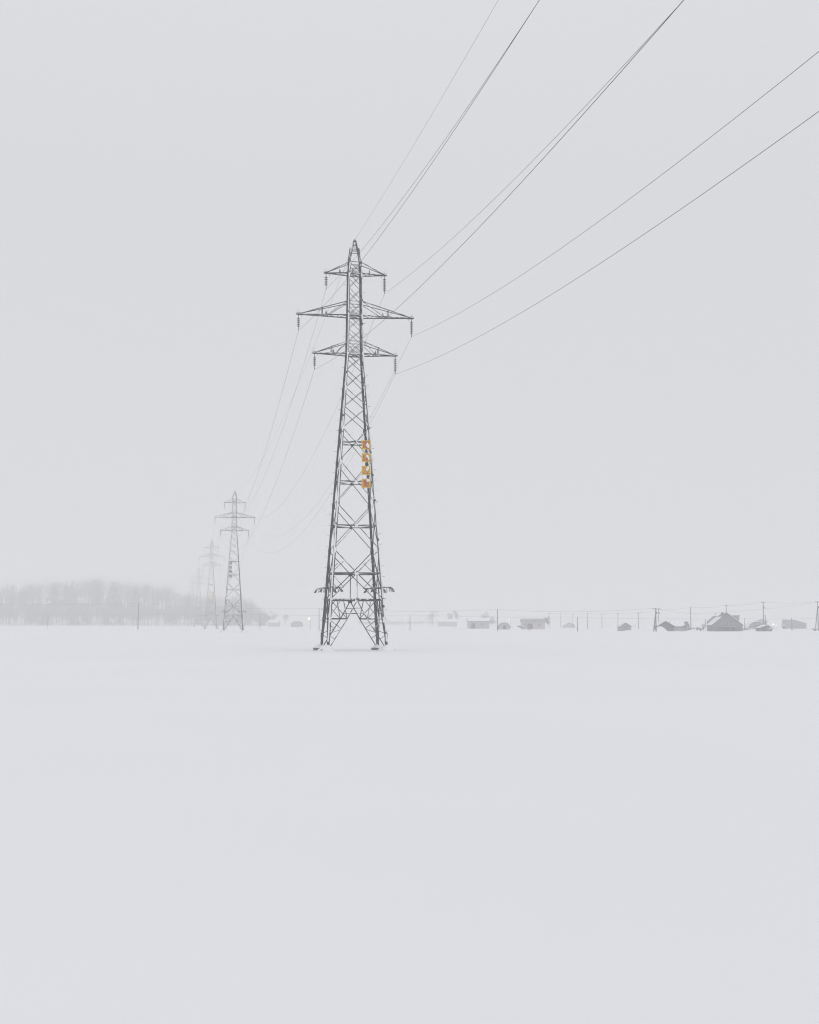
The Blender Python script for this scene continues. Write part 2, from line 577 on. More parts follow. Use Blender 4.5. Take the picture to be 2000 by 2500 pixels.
    for sx in (-1, 1):
        for sy in (-1, 1):
            mb.angle((sx * .58, sy * .58, 38.6), (sx * .10, sy * .08, 40.80), (0, sy, 0), .11, snow=1 if sy < 0 else None)
        mb.angle((sx * .66, .30, 38.55), (sx * .45, .18, 40.22), (0, -1, 0), .09)
    for z, x in ((39.7, .42), (40.0, .40), (40.45, .22)):
        for y in (-.2, .2):
            mb.angle((-x, y * (40.9 - z) * 1.3, z), (x, y * (40.9 - z) * 1.3, z), (0, -1, 0), .05, snow=1 if y < 0 else None)
    mb.angle((-.3, -.3, 39.7), (.2, -.2, 40.3), (0, -1, 0), .035)
    mb.angle((.3, -.3, 39.7), (-.2, -.2, 40.3), (0, -1, 0), .035)
    mb.box((0, 0, 40.84), (.34, .22, .08))
    mb.box((0, 0, 40.89), (.30, .20, .03), 1)
    mb.tube([(-.04, 0, 40.9), (.05, 0, 41.06)], .03, 6)
    mb.tube([(.12, 0, 40.9), (-.05, 0, 41.03)], .03, 6)
    mb.build('peak', [M['steel'], M['rime']], root)
    for i, (zb, zt, tl, tr, up) in enumerate(ARMS):
        cross_arm(root, zb, zt, tl, -1, up)
        cross_arm(root, zb, zt, tr, 1, up)
        body_guards(root, zb)
        insulator(root, -tl, zb - .03, 5, .40, 1.58)
        insulator(root, tr, zb - .03, 7, .34, 1.80)
    return root

H0 = H
TOWERS = [(-5.49, 135.0), (-50.84, 397.4), (-91.9, 637.0), (-144.6, 942.3), (-187.6, 1186.7)]
AZ = R(9.9)
def tower_xy(i): return Vector((TOWERS[i][0], TOWERS[i][1], 0))
pyl = pylon()
pyl.location = tower_xy(0)
pyl.rotation_euler = (0, 0, AZ)
G_T = 'transmission towers of one power line'
tag(pyl, 'largest lattice steel pylon, snow plastered on its near side, four yellow signs down it', 'pylon', G_T)

def hang_wires(parent, u, v, z0, z1):
    for du in (-.385, .385):
        mb = MB()
        mb.tube([(u + du, v, z0), (u + du, v, z1)], .008, 5)
        mb.build('hanging_cable', M['wire'], parent)
hang_wires(pyl, .93, -1.95, 20.75, 15.5)

SKIPS = ('step_bolt',)
t2 = copy_tree(pyl, skip=SKIPS + ('hanging_cable',)); t2.location = tower_xy(1)
tag(t2, 'grey lattice pylon just behind the largest one, dull grey sign backs on its left', 'pylon', G_T)
hang_wires(t2, -.93, 1.95, 20.75, 15.5)
t3 = copy_tree(pyl, depth=1, skip=('hanging_cable', 'nest_guard')); t3.location = tower_xy(2)
tag(t3, 'pale hazy lattice pylon third along the line, small orange signs low on it', 'pylon', G_T)
def merged_tower(i, label):
    """far copies are too faint to show their parts"""
    mb = MB()
    mats = [M['steel'], M['rime']]
    for ch in kids(pyl):
        if ch.name.split('.')[0] in ('hanging_cable', 'nest_guard', 'anti_climb_guard'): continue
        me = ch.data
        mb.add([v.co for v in me.vertices], [tuple(p.vertices) for p in me.polygons], [min(p.material_index, 1) for p in me.polygons])
    o = mb.build('transmission_tower', mats)
    o.location = tower_xy(i); o.rotation_euler = (0, 0, AZ)
    tag(o, label, 'pylon', G_T)
merged_tower(3, 'very faint lattice pylon fourth along the line, against the misty wood')
merged_tower(4, 'faintest lattice pylon, leftmost and farthest, almost lost in the mist')

# ------------------------------------------------------------------ warning signs
CHARS = ['電', '線', '注', '意']
SNOWP = [[(.10, -.02, .19), (.20, -.16, .15), (.12, .12, .12)], [(.10, .14, .17), (.20, .0, .15), (.22, -.16, .10)], [(.10, .12, .17), (.18, .22, .15), (.10, .0, .10)], [(.12, .30, .15), (.24, .26, .14), (.14, .18, .10)]]
def char_mesh(ch):
    c = bpy.data.curves.new('lettering', 'FONT')
    c.body = ch
    c.size = .82
    c.align_x = 'CENTER'
    c.align_y = 'CENTER'
    c.offset = .008
    c.extrude = .006
    c.resolution_u = 3
    o = bpy.data.objects.new('tmp', c)
    col.objects.link(o)
    dg = bpy.context.evaluated_depsgraph_get()
    me = bpy.data.meshes.new_from_object(o.evaluated_get(dg))
    bpy.data.objects.remove(o)
    xs = [v.co.x for v in me.vertices]; ys = [v.co.y for v in me.vertices]
    cx, cy = (max(xs) + min(xs)) / 2, (max(ys) + min(ys)) / 2
    k = .70 / max(max(xs) - min(xs), max(ys) - min(ys))
    for v in me.vertices:
        v.co = Vector(((v.co.x - cx) * k, -(v.co.z) - .026, (v.co.y - cy) * k))
    me.materials.clear()
    me.materials.append(M['red'])
    for p in me.polygons: p.material_index = 0
    return me
def make_sign(i):
    root = empty('warning_sign')
    mb = MB()
    mb.box((0, 0, 0), (.84, .03, .84))
    mb.build('panel', M['yellow'], root)
    mb = MB()
    mb.box((0, .02, 0), (.82, .008, .82))
    for x in (-.385, .385): mb.box((x, .032, 0), (.05, .014, .86))
    mb.build('backing', M['panelback'], root)
    o = bpy.data.objects.new('lettering', char_mesh(CHARS[i]))
    col.objects.link(o); o.parent = root
    mb = MB()
    rr = random.Random(i)
    for j, (x, z, r) in enumerate(SNOWP[i]):
        seg = 12
        vs = []
        for k in range(seg):
            a = 6.283 * k / seg
            q = r * rr.uniform(.8, 1.15)
            vs.append((x + q * .74 * math.cos(a), -.034, z + q * math.sin(a) * .86))
        for k in range(seg):
            a = 6.283 * k / seg
            vs.append((x + r * .5 * math.cos(a), -.065 - .006 * j, z + r * .6 * math.sin(a)))
        mb.add(vs, [(k, (k + 1) % seg, seg + (k + 1) % seg, seg + k) for k in range(seg)] + [tuple(range(seg, 2 * seg))])
    mb.build('snow_patch', M['snow'], root, smooth=True)
    return root
signs = [make_sign(i) for i in range(4)]
for s_ in signs: s_.scale = (1.05, 1.05, 1.05)
ORD = ['top', 'second', 'third', 'bottom']
LK = ['its red character snowed over right of centre', 'dense red character, snow in its upper right', 'red character with three short dashes at left', 'snow patch on its top edge']
def put_sign(s, ti, u, v, z):
    c, sn = math.cos(AZ), math.sin(AZ)
    b = tower_xy(ti)
    s.location = (b.x + u * c - v * sn, b.y + u * sn + v * c, z)
    s.rotation_euler = (0, 0, AZ)
for i, s in enumerate(signs):
    put_sign(s, 0, .93, -1.98, 20.03 - i * 1.255)
    tag(s, '%s yellow sign on the largest pylon, %s' % (ORD[i], LK[i]), 'warning sign', 'yellow signs on the largest pylon')
for i, s in enumerate(signs):
    c = copy_tree(s); put_sign(c, 1, -.93, 1.98, 20.03 - i * 1.255)
    c.rotation_euler = (0, 0, AZ + math.pi * 0)
    tag(c, '%s grey-looking panel, seen from behind, on the second pylon' % ORD[i], 'warning sign', 'sign panels on the second pylon')
    c = copy_tree(s); put_sign(c, 2, .93, -2.15, 16.2 - i * 1.25)
    tag(c, '%s small orange panel of the faint third pylon' % ORD[i], 'warning sign', 'orange signs on the third pylon')
# the second pylon's panels face away from the viewer
for o in bpy.data.objects:
    if o.get('group') == 'sign panels on the second pylon': o.rotation_euler = (0, 0, AZ + math.pi)

# ------------------------------------------------------------------ conductors
def conductor(u, z, sagb, sagback, label, cat, r):
    c, sn = math.cos(AZ), math.sin(AZ)
    b0 = tower_xy(0)
    back = b0 + Vector((sn, -c, 0)) * 238
    att = [back] + [tower_xy(i) for i in range(5)]
    att = [Vector((b.x + u * c, b.y + u * sn, z)) for b in att]
    # carries on a little beyond the last pylon
    pts = []
    for a, b in zip(att, att[1:]):
        L = (b - a).length
        n = 56
        for k in range(n):
            t = k / n
            p = a.lerp(b, t)
            p.z -= (sagback if a is att[0] else sagb) * (t * L) * (L - t * L)
            pts.append(p)
    pts.append(att[-1])
    mb = MB()
    mb.tube(pts, r, 6)
    return tag(mb.build('power_cable', M['wire']), label, cat, 'cables strung along the pylons')
conductor(0, 41.0, .00031, .000304, 'thin earth cable running over the peaks of the pylons', 'power cable', .0085)
for (zb, zt, tl, tr, up), nm, sl_, sr_ in zip(ARMS, ('top', 'long middle', 'lower'), (.000563, .000571, .000567), (.000548, .000562, .000534)):
    conductor(-tl, zb - 1.60, .00057, sl_, 'power cable hung from the left ends of the %s cross arms' % nm, 'power cable', .0112)
    conductor(tr, zb - 1.83, .00057, sr_, 'power cable hung from the right ends of the %s cross arms' % nm, 'power cable', .0112)

# ------------------------------------------------------------------ utility poles and their wires
POLES = {}
def pole(key, px, top, base=None, dist=None, arm=0.0, box=False, lean=0.0, r=.17, label='', brace=0.0):
    d = dist or gdist(base)
    p = bearing(px, d)
    h = height(top, d)
    root = empty('utility_pole', p)
    mb = MB()
    mb.tube([(-lean, 0, -.3), (0, 0, h)], r, 10, r2=r * .62)
    mb.build('shaft', M['pole'], root)
    if brace:
        mb = MB(); mb.tube([(brace, .2, -.3), (0, 0, h * .86)], r * .8, 8, r2=r * .6); mb.build('prop', M['pole'], root)
    if arm:
        mb = MB(); mb.box((0, -.1, h - .35), (arm, .10, .10))
        mb.box((0, -.1, h - .29), (arm * .96, .08, .03), 1)
        ar = mb.build('crossarm', [M['trim'], M['snow']], root)
        for k in (-.45, -.15, .15, .45):
            mb = MB(); mb.lathe((arm * k, -.1, h - .28), [(.03, 0), (.06, .05), (.04, .12), (.06, .16), (.02, .22)], 8)
            mb.build('insulator', M['porcelain'], ar)
    if box:
        mb = MB(); mb.lathe((.28, 0, h * .80 - .4), [(.17, 0), (.2, .04), (.2, .6), (.17, .68), (.05, .70)], 10)
        mb.build('transformer', M['trim'], root)
    POLES[key] = p + Vector((0, 0, h))
    tag(root, label, 'utility pole', 'utility poles across the snow')
pole('A', 117, 1496, 1533.6, r=.15, label='short thin pole standing before the misty wood, leftmost of the poles')
pole('B', 338, 1472, 1536.0, r=.24, lean=.2, label='thick tall pole in front of the wood, leaning slightly, left of the far pylons')
pole('C', 635, 1500, 1537, r=.14, label='short pole just right of the second pylon')
pole('D', 779.2, 1484.6, 1537, r=.16, label='tall thin pole beside the left foot of the largest pylon')
pole('E', 1001.3, 1501, 1538.6, r=.14, label='short pole alone right of the largest pylon')
pole('F', 1214.9, 1487, 1539.6, r=.18, label='tall dark pole between the white roofed barn and the small grey arch shed')
pole('G', 1341, 1496, dist=700, r=.15, arm=1.6, label='faint pole just right of the brownish barn')
pole('H', 1369.5, 1498, dist=720, r=.15, label='faint pole left of the far low cottage')
pole('I', 1399, 1498, dist=740, r=.15, label='faint pole standing behind the far low cottage')
pole('J', 1410, 1505.8, 1541, r=.14, label='short dark pole in the open, nearest pole right of the far low cottage')
pole('K', 1434.3, 1496, 1535, r=.16, label='faint tall pole right of the short dark pole in the open')
pole('L', 1470, 1499.5, 1535, r=.16, label='faint plain pole next left of the small blue-grey shed')
pole('N', 1509, 1496, dist=640, r=.16, arm=.8, label='faint pole rising behind the small blue-grey shed')
pole('O', 1559, 1495, 1535.5, r=.17, arm=2.2, label='pale pole with a crossarm, right of the small blue-grey shed')
pole('P', 1601.8, 1484, 1541.8, r=.22, arm=2.4, box=True, brace=-.75, label='dark double-shafted pole with crossarm at the snow drift by the L-shaped barn')
pole('Q', 1608.5, 1486, dist=560, r=.17, arm=1.9, box=True, label='paler pole with transformer behind the dark double-shafted pole')
pole('S', 1687, 1481.6, dist=520, r=.20, label='tall pole behind the right end of the L-shaped barn')
pole('T', 1723, 1512, dist=452, r=.12, label='thin short post next to the bare bush left of the big house')
pole('U', 1774, 1476.6, dist=500, r=.20, arm=.9, label='tall pole whose upper half shows above the ridge of the big house')
pole('V', 1818, 1509.5, 1538.6, r=.13, label='short thin pole right beside the big house')
pole('W', 1864.5, 1469, dist=480, r=.20, arm=1.5, box=True, label='tallest pole at right, with a transformer, behind the low snowy shed')
pole('X', 1869.2, 1501.7, dist=436, r=.15, label='shorter pole standing at the low snowy shed, just right of the tallest pole')
pole('Y', 1933.7, 1508, 1539.6, r=.17, label='short dark pole in front of the far grey sloping building')
pole('Z', 1998, 1468, 1540, r=.20, arm=1.6, brace=-1.0, box=True, label='propped pole cut by the right edge of the picture')

def wire(keys, drop, sag, label, r=.018):
    pts = []
    P = [(POLES[k] if isinstance(k, str) else bearing(k[0], k[2]) + Vector((0, 0, height(k[1], k[2])))) for k in keys]
    P = [p - Vector((0, 0, drop)) for p in P]
    for a, b in zip(P, P[1:]):
        for k in range(14):
            t = k / 14
            q = a.lerp(b, t)
            q.z -= sag * 4 * t * (1 - t)
            pts.append(q)
    pts.append(P[-1])
    mb = MB(); mb.tube(pts, r, 5)
    tag(mb.build('utility_wire', M['wire']), label, 'utility wire', 'wires between the utility poles')
wire([(-110, 1468, 600), 'B', 'D', 'F', 'P'], .15, .9, 'long upper wire running from the thick pole at left to the dark double-shafted pole', .024)
wire([(-110, 1500, 600), (338, 1499, 578), 'C', 'E', 'J', (1608, 1508, 440), 'V', 'Y', (2100, 1508, 450)], .05, .35, 'low wire over the short poles, right across the field', .02)
wire(['G', 'N', 'O', 'Q', 'S', 'U', 'W', 'Z', (2120, 1466, 440)], .05, .55, 'upper wire rising over the roofs to the tallest pole at right', .024)
wire(['P', (1720, 1495, 430), 'Z'], .3, .5, 'faint middle wire dipping from the dark double-shafted pole to the right edge')
wire(['G', 'H', 'I', 'K', 'L', 'N'], .05, .3, 'faint far wire linking the pale poles around the low cottage')

# ------------------------------------------------------------------ buildings
def pane(root, x, y, z, w_, h_, mat='glass', frame='trim'):
    mb = MB(); t = .07
    mb.box((x, y - .03, z + h_ / 2), (w_ + 2 * t, .06, t)); mb.box((x, y - .03, z - h_ / 2), (w_ + 2 * t, .06, t))
    mb.box((x - w_ / 2 - t / 2, y - .03, z), (t, .06, h_ - t)); mb.box((x + w_ / 2 + t / 2, y - .03, z), (t, .06, h_ - t))
    f = mb.build('window', M[frame], root)
    mb = MB(); mb.box((x, y - .012, z), (w_, .02, h_ - .05)); mb.build('pane', M[mat], f)
def door(root, x, y, w_, h_, z0=0):
    mb = MB(); mb.box((x, y - .03, z0 + h_ / 2), (w_, .06, h_)); d = mb.build('door', M['trim'], root)
    mb = MB(); mb.box((x + w_ * .36, y - .08, z0 + h_ * .48), (.05, .06, .16)); mb.build('handle', M['steel'], d)

def gable(name, px, dist, W, D, eave, ridge, wall, label, over=.3, snow=.28, off=0.0, rz=0.0, bare=0):
    """gable end towards the viewer; px = column of the front wall's centre"""
    root = empty(name, bearing(px, dist), rz)
    a = W / 2
    mb = MB()
    mb.prism([(-a, -1), (a, -1), (a, eave), (off, ridge), (-a, eave)], 0, D)
    mb.build('wall', M[wall], root)
    t = .14
    sl, sr = (ridge - eave) / (a + off), (ridge - eave) / (a - off)
    el, er = eave - over * sl, eave - over * sr
    mb = MB()
    mb.prism([(-a - over, el + .03), (off, ridge + .03), (a + over, er + .03), (a + over, er + t), (off, ridge + t + .03), (-a - over, el + t)], -over, D + over)
    rf = mb.build('roof', M['roof'], root)
    mb = MB()
    s = snow
    if bare:                                  # snow has slid off below the ridge
        xb, zb_ = -a - over + (a + over) * bare, el + (ridge - el) * bare
        mb.prism([(-a - over * .9, el + t + .03), (xb, zb_ + t + .035), (xb - .15, zb_ + t + s), (-a - over * .8, el + t + s * .8)], .0, D + over * .8)
        mb.prism([(off + .5, ridge - .3 + t), (a + over * .9, er + t + .03), (a + over * .8, er + t + s * .8), (off + .7, ridge - .35 + t + s)], .0, D + over * .8)
    else: mb.prism([(-a - over * .9, el + t + .03), (off, ridge + t + .035), (a + over * .9, er + t + .03), (a + over * .8, er + t + s * .8), (off + .25, ridge + t + s), (off - .25, ridge + t + s), (-a - over * .8, el + t + s * .8)], -over * .75, D + over * .8)
    mb.build('roof_snow', M['snow'], rf)
    tag(root, label, 'shed' if 'shed' in name else ('house' if 'house' in name else 'barn'))
    return root

def longside(name, x0, x1, dist, D, eave, ridge, wall, roofm, label, snow=.2, cat='barn'):
    """eaves towards the viewer"""
    c = bearing((x0 + x1) / 2, dist)
    W = (x1 - x0) / F * dist
    root = empty(name, c)
    a = W / 2
    mb = MB()
    def prof(poly, X0, X1):   # poly in (y, z), extruded along x
        n = len(poly)
        vs = [(X0, y, z) for y, z in poly] + [(X1, y, z) for y, z in poly]
        fs = [tuple(range(n))[::-1], tuple(range(n, 2 * n))] + [(i, (i + 1) % n, n + (i + 1) % n, n + i) for i in range(n)]
        return vs, fs
    mb.add(*prof([(0, -1), (D, -1), (D, eave), (D / 2, ridge), (0, eave)], -a, a))
    mb.build('wall', M[wall], root)
    s = (ridge - eave) / (D / 2); o = .35; t = .14
    mb = MB()
    mb.add(*prof([(-o, eave - o * s + .03), (D / 2, ridge + .03), (D + o, eave - o * s + .03), (D + o, eave - o * s + t), (D / 2, ridge + t + .03), (-o, eave - o * s + t)], -a - .3, a + .3))
    rf = mb.build('roof', M[roofm], root)
    if snow:
        mb = MB()
        mb.add(*prof([(-o * .9, eave - o * s + t + .03), (D / 2, ridge + t + .035), (D + o * .9, eave - o * s + t + .03), (D + o * .8, eave - o * s + t + snow), (D / 2, ridge + t + snow + .05), (-o * .8, eave - o * s + t + snow)], -a - .2, a + .2))
        mb.build('roof_snow', M['snow'], rf)
    tag(root, label, cat)
    return root, a

def arch(name, px, dist, W, Hh, D, mat, label, snow=True, doorw=0, rise=0.0):
    root = empty(name, bearing(px, dist))
    a = W / 2
    n = 16
    poly = [(a * math.cos(math.pi * k / n), rise + (Hh - rise) * math.sin(math.pi * k / n) ** .85) for k in range(n + 1)]
    mb = MB(); mb.prism([(a, -1)] + poly + [(-a, -1)], 0, D)
    mb.build('arched_wall', M[mat], root)
    mb = MB()
    outer = [(x * 1.03, z * 1.02 + .05) for x, z in poly]
    inner = [(x * 1.005, z * 1.002 + .01) for x, z in poly]
    mb.prism(outer + inner[::-1], -.25, D + .1)
    rf = mb.build('roof', M['trim'], root)
    if snow:
        mb = MB()
        o2 = [(x * 1.02, z * 1.06 + .12) for x, z in outer]
        o1 = [(x, z + .01) for x, z in outer]
        mb.prism(o2[1:-1] + o1[1:-1][::-1], .1, D)
        mb.build('roof_snow', M['snow'], rf)
    if doorw: door(root, 0, 0, doorw, Hh * .6)
    tag(root, label, 'shed')
    return root

# big gabled house
d = 441
h3 = gable('gabled_house', 1776.4, d, 9.7, 7.8, 1.95, 5.65, 'w_grey', 'big grey gabled house with a balcony and snow on its left roof slope', snow=.2, bare=.66)
mb = MB(); mb.box((-.1, -.75, 1.35), (5.2, 1.5, .22)); mb.box((-.1, -.75, 1.50), (5.1, 1.45, .06), 1)
bal = mb.build('balcony', [M['trim'], M['snow']], h3)
mb = MB()
mb.box((-.1, -1.47, 2.28), (5.2, .06, .07))
for k in range(27): mb.box((-2.65 + k * .196, -1.47, 1.88), (.03, .03, .72))
mb.build('railing', M['w_grey'], bal)
for x in (-1.9, -.75, .45, 1.6): pane(h3, x, 0, 2.35, .85, 1.15)
for x in (-2.3, -1.4, .2, 1.2): pane(h3, x, 0, .55, .6, .85)
door(h3, 2.0, 0, .9, 1.2)
mb = MB(); mb.box((3.0, 4.5, 4.1), (3.2, 2.6, 1.5)); dm = mb.build('dormer', M['w_light'], h3)
mb = MB(); mb.box((3.0, 4.5, 4.95), (3.6, 3.0, .16)); mb.box((3.0, 4.5, 5.09), (3.5, 2.9, .12), 1); mb.build('dormer_roof', [M['roof'], M['snow']], dm)
mb = MB(); mb.lathe((-.9, 3.0, 4.9), [(.16, 0), (.16, .75), (.34, .80), (.36, .95), (.18, 1.12), (.05, 1.16)], 12); mb.build('chimney', M['roof'], h3)
mb = MB(); mb.tube([(-2.6, 5.0, 3.6), (-2.6, 5.0, 5.9)], .04, 6); mb.box((-2.6, 5, 5.7), (.6, .04, .04)); mb.box((-2.6, 5, 5.4), (.8, .04, .04)); mb.build('aerial', M['trim'], h3)
# rear wing, a slope rising behind the left roof
mb = MB(); mb.prism([(-4.0, -1), (-1.2, -1), (-1.2, 4.85), (-1.9, 4.85), (-4.0, 3.0)], 7.85, 12.2); mb.build('rear_wing', M['w_grey'], h3)

# small blue-grey shed
h1 = gable('garden_shed', 1527.7, 441, 3.6, 5.4, 1.42, 2.55, 'w_blue', 'small blue-grey shed with a steep snowy gable, alone between pale poles', over=.2, snow=.14)
mb = MB(); mb.box((0, -.03, .8), (1.2, .05, 1.5)); mb.build('door', M['w_grey'], h1)
# L shaped barn
h2 = gable('barn', 1625.2, 441, 5.2, 6.5, 1.6, 3.05, 'w_dark', 'L-shaped barn with dark gable, drift at its left and pale windowed wing', over=.35, snow=.16)
mb = MB(); a0, a1 = 2.62, 7.6
def exx(mb, poly, X0, X1, mi=0):
    n = len(poly)
    vs = [(X0, y, z) for y, z in poly] + [(X1, y, z) for y, z in poly]
    mb.add(vs, [tuple(range(n))[::-1], tuple(range(n, 2 * n))] + [(i, (i + 1) % n, n + (i + 1) % n, n + i) for i in range(n)], mi)
exx(mb, [(1.0, -1), (6.4, -1), (6.4, 1.5), (3.7, 2.9), (1.0, 1.5)], a0, a1)
wg = mb.build('side_wing', M['w_pale'], h2)
mb = MB(); exx(mb, [(.6, 1.33), (3.7, 2.94), (6.8, 1.33), (6.8, 1.45), (3.7, 3.07), (.6, 1.45)], a0 - .6, a1 + .3); mb.build('wing_roof', M['roof'], wg)
mb = MB(); exx(mb, [(.66, 1.49), (3.7, 3.08), (6.7, 1.5), (6.7, 1.68), (3.7, 3.32), (.66, 1.66)], a0 - .55, a1 - 1.1); mb.build('wing_snow', M['snow'], wg)
for k in range(6): pane(h2, 3.1 + k * .78, 1.0, .8, .45, .8, mat='w_pale', frame='w_blue')
mb = MB(); mb.prism([(5.4, 1.5), (7.7, 1.5), (7.7, 2.2), (7.2, 2.35)], .2, .95); mb.build('grey_wedge', M['w_grey'], wg)  # grey wedge in front of the wing roof's right end
# low snowy shed
h5 = gable('low_shed', 1869.5, 436, 3.95, 4.5, .95, 1.75, 'w_grey', 'low grey shed with thick snow on its roof at the foot of the tallest pole', over=.25, snow=.22, off=.65)
door(h5, -.9, 0, .7, .95)
# grey house behind
h4 = gable('grey_house', 1859, 620, 5.4, 6, 3.2, 4.1, 'w_far', 'hazy grey house behind the snow covered arch shed', over=.2, snow=.05)
pane(h4, 1.0, 0, 2.4, .9, .8)
a4 = arch('arch_shed', 1848.5, 520, 6.2, 2.9, 7, 'w_light', 'snow covered arched shed left behind the low snowy shed', doorw=1.8)
# far sloping building
root = empty('sloping_building', bearing(1945.5, 640))
mb = MB(); mb.prism([(-4.6, -1), (4.5, -1), (4.5, 2.2), (-1.1, 3.85), (-4.6, 3.95)], 0, 8); mb.build('wall', M['w_light'], root)
mb = MB(); mb.prism([(-4.8, 3.99), (-1.1, 3.89), (4.7, 2.2), (4.7, 2.34), (-1.05, 4.04), (-4.8, 4.13)], -.2, 8.2); mb.build('roof', M['roof'], root)
pane(root, -.9, 0, 1.9, 2.6, 2.0, mat='w_blue'); pane(root, 2.4, 0, 1.7, 1.6, .6)
tag(root, 'far grey building with a roof sloping down to the right, near the right edge', 'building')
# white roofed barn
h7, a = longside('white_roofed_barn', 1143, 1195, 640, 7.5, 3.35, 4.6, 'w_far', 'roof', 'misty grey barn with a white snow roof, left of the tall dark pole', snow=.22)
door(h7, -2.5, 0, 1.8, 2.4); pane(h7, 1.8, 0, 1.9, 1.2, .8)
h8 = arch('arch_hut', 1232, 560, 4.8, 2.65, 5, 'w_far', 'small grey arched hut just right of the tall dark pole', snow=False, doorw=1.2)
h9, a = longside('brown_barn', 1275, 1331, 580, 7.0, 3.1, 4.25, 'w_brown', 'roof_grey', 'wide barn with pale brown walls and a bare dark roof', snow=0)
door(h9, -1.5, 0, 2.2, 2.3); pane(h9, 2.4, 0, 1.9, 1.0, .8); pane(h9, -3.6, 0, 1.9, .8, .8)
h10 = gable('cottage', 1391, 760, 5.8, 6, 1.2, 2.6, 'w_pale', 'far low snow roofed cottage beneath the pale poles', snow=.25)
h11, a = longside('distant_barn', 1069, 1116, 980, 8, 3.2, 5.0, 'w_far', 'roof', 'very faint long barn left of the white roofed barn', snow=.2)
h12, a = longside('distant_house', 655, 681, 980, 7, 2.6, 4.2, 'w_far', 'roof', 'very faint house with trees between the second pylon and the dark dome', snow=.3, cat='house')
a13 = arch('domed_barn', 724.4, 900, 7.4, 3.5, 6, 'w_light', 'dark dome shaped barn left of the largest pylon', snow=False, rise=1.2)
# low wall left of the arch shed
mb = MB(); c = bearing(1828, 500); mb.box((c.x, c.y, .2), (5.5, .3, .75)); mb.box((c.x, c.y, .64), (5.6, .45, .13), 1)
tag(mb.build('low_wall', [M['w_grey'], M['snow']]), 'low snow topped wall between the big house and the arch shed', 'wall')

# ------------------------------------------------------------------ snow heaps
def heap(px, dist, rx, ry, h, seed, label, group=None):
    rr = random.Random(seed)
    ph = [rr.uniform(0, 6.28) for _ in range(4)]
    mb = MB(); n, seg = 9, 28
    vs = [(0, 0, h)]
    for i in range(1, n + 1):
        t = i / n
        for k in range(seg):
            a = 6.283 * k / seg
            w_ = 1 + .10 * math.sin(2 * a + ph[0]) + .07 * math.sin(3 * a + ph[1])
            z = h * math.cos(t * math.pi / 2) ** 1.3 * (1 + .12 * math.sin(5 * a + ph[2] + t * 3)) - (.12 if i == n else 0)
            vs.append((rx * t * w_ * math.cos(a), ry * t * w_ * math.sin(a), z))
    fs = [(0, 1 + k, 1 + (k + 1) % seg) for k in range(seg)]
    for i in range(n - 1):
        for k in range(seg):
            k2 = (k + 1) % seg
            fs.append((1 + i * seg + k, 1 + (i + 1) * seg + k, 1 + (i + 1) * seg + k2, 1 + i * seg + k2))
    mb.add(vs, fs)
    o = mb.build('snow_heap', M['snow'], smooth=True)
    o.location = bearing(px, dist)
    tag(o, label, 'snow heap', 'heaps of snow')
heap(1612, 437, 2.4, 1.6, 1.45, 1, 'smooth snow drift against the left side of the L-shaped barn')
heap(1999, 300, 1.4, 1.2, .55, 2, 'bright snow lump at the right edge, nearest of the heaps')
heap(1536, 438, 2.2, 1.2, .32, 3, 'low drift in front of the small blue-grey shed')
heap(1692, 438, 2.4, 1.0, .55, 4, 'snow heap under the bushes right of the L-shaped barn')
heap(1721, 440, .8, .8, 1.3, 5, 'rounded snow heap against the left corner of the big house')
heap(1700, 560, 8, 3, 1.3, 6, 'wide snow bank behind the bushes left of the big house')
heap(1258, 548, 2.6, 1.5, 1.3, 7, 'snow heap between the arched hut and the brownish barn')
heap(1836, 470, 2.8, 1.2, .42, 8, 'flat snow heap just right of the big house')

# two marker posts and small clutter by the barn
for px, lb in ((1290.6, 'left one of two short stakes in the snow before the brownish barn'), (1294.6, 'right one of two short stakes in the snow before the brownish barn')):
    mb = MB(); mb.tube([(0, 0, -.2), (0, 0, 1.0)], .07, 6); mb.lathe((0, 0, .98), [(.075, 0), (.09, .06), (.03, .13)], 6, 1)
    o = mb.build('stake', [M['pole'], M['snow']]); o.location = bearing(px, 470); tag(o, lb, 'stake', 'short stakes')
def car(px, dist, label, mat, rz):
    root = empty('parked_car', bearing(px, dist), rz)
    mb = MB(); mb.prism([(-1.9, .35), (1.9, .35), (1.95, .75), (1.2, .9), (.7, 1.4), (-1.1, 1.42), (-1.6, .95), (-1.95, .85)], -.8, .8); b = mb.build('body', M[mat], root)
    mb = MB(); mb.prism([(.62, .95), (.42, 1.33), (-1.0, 1.35), (-1.4, .97)], -.82, .82); mb.build('window_band', M['trim'], root)
    mb = MB(); mb.prism([(.65, 1.44), (.5, 1.62), (-.95, 1.64), (-1.1, 1.44)], -.72, .72); mb.build('roof_snow', M['snow'], root)
    for x in (-1.25, 1.25):
        for y in (-.72, .72):
            mb = MB()
            vs, n = [], 14
            for yy in (y - .1, y + .1): vs += [(x + .33 * math.cos(6.283 * k / n), yy, .33 + .33 * math.sin(6.283 * k / n)) for k in range(n)]
            mb.add(vs, [tuple(range(n)), tuple(range(n, 2 * n))[::-1]] + [(k, n + k, n + (k + 1) % n, (k + 1) % n) for k in range(n)])
            mb.build('wheel', M['trim'], root)
    tag(root, label, 'car')
car(1269.5, 575, 'small snow topped vehicle left of the brownish barn', 'w_light', .25)

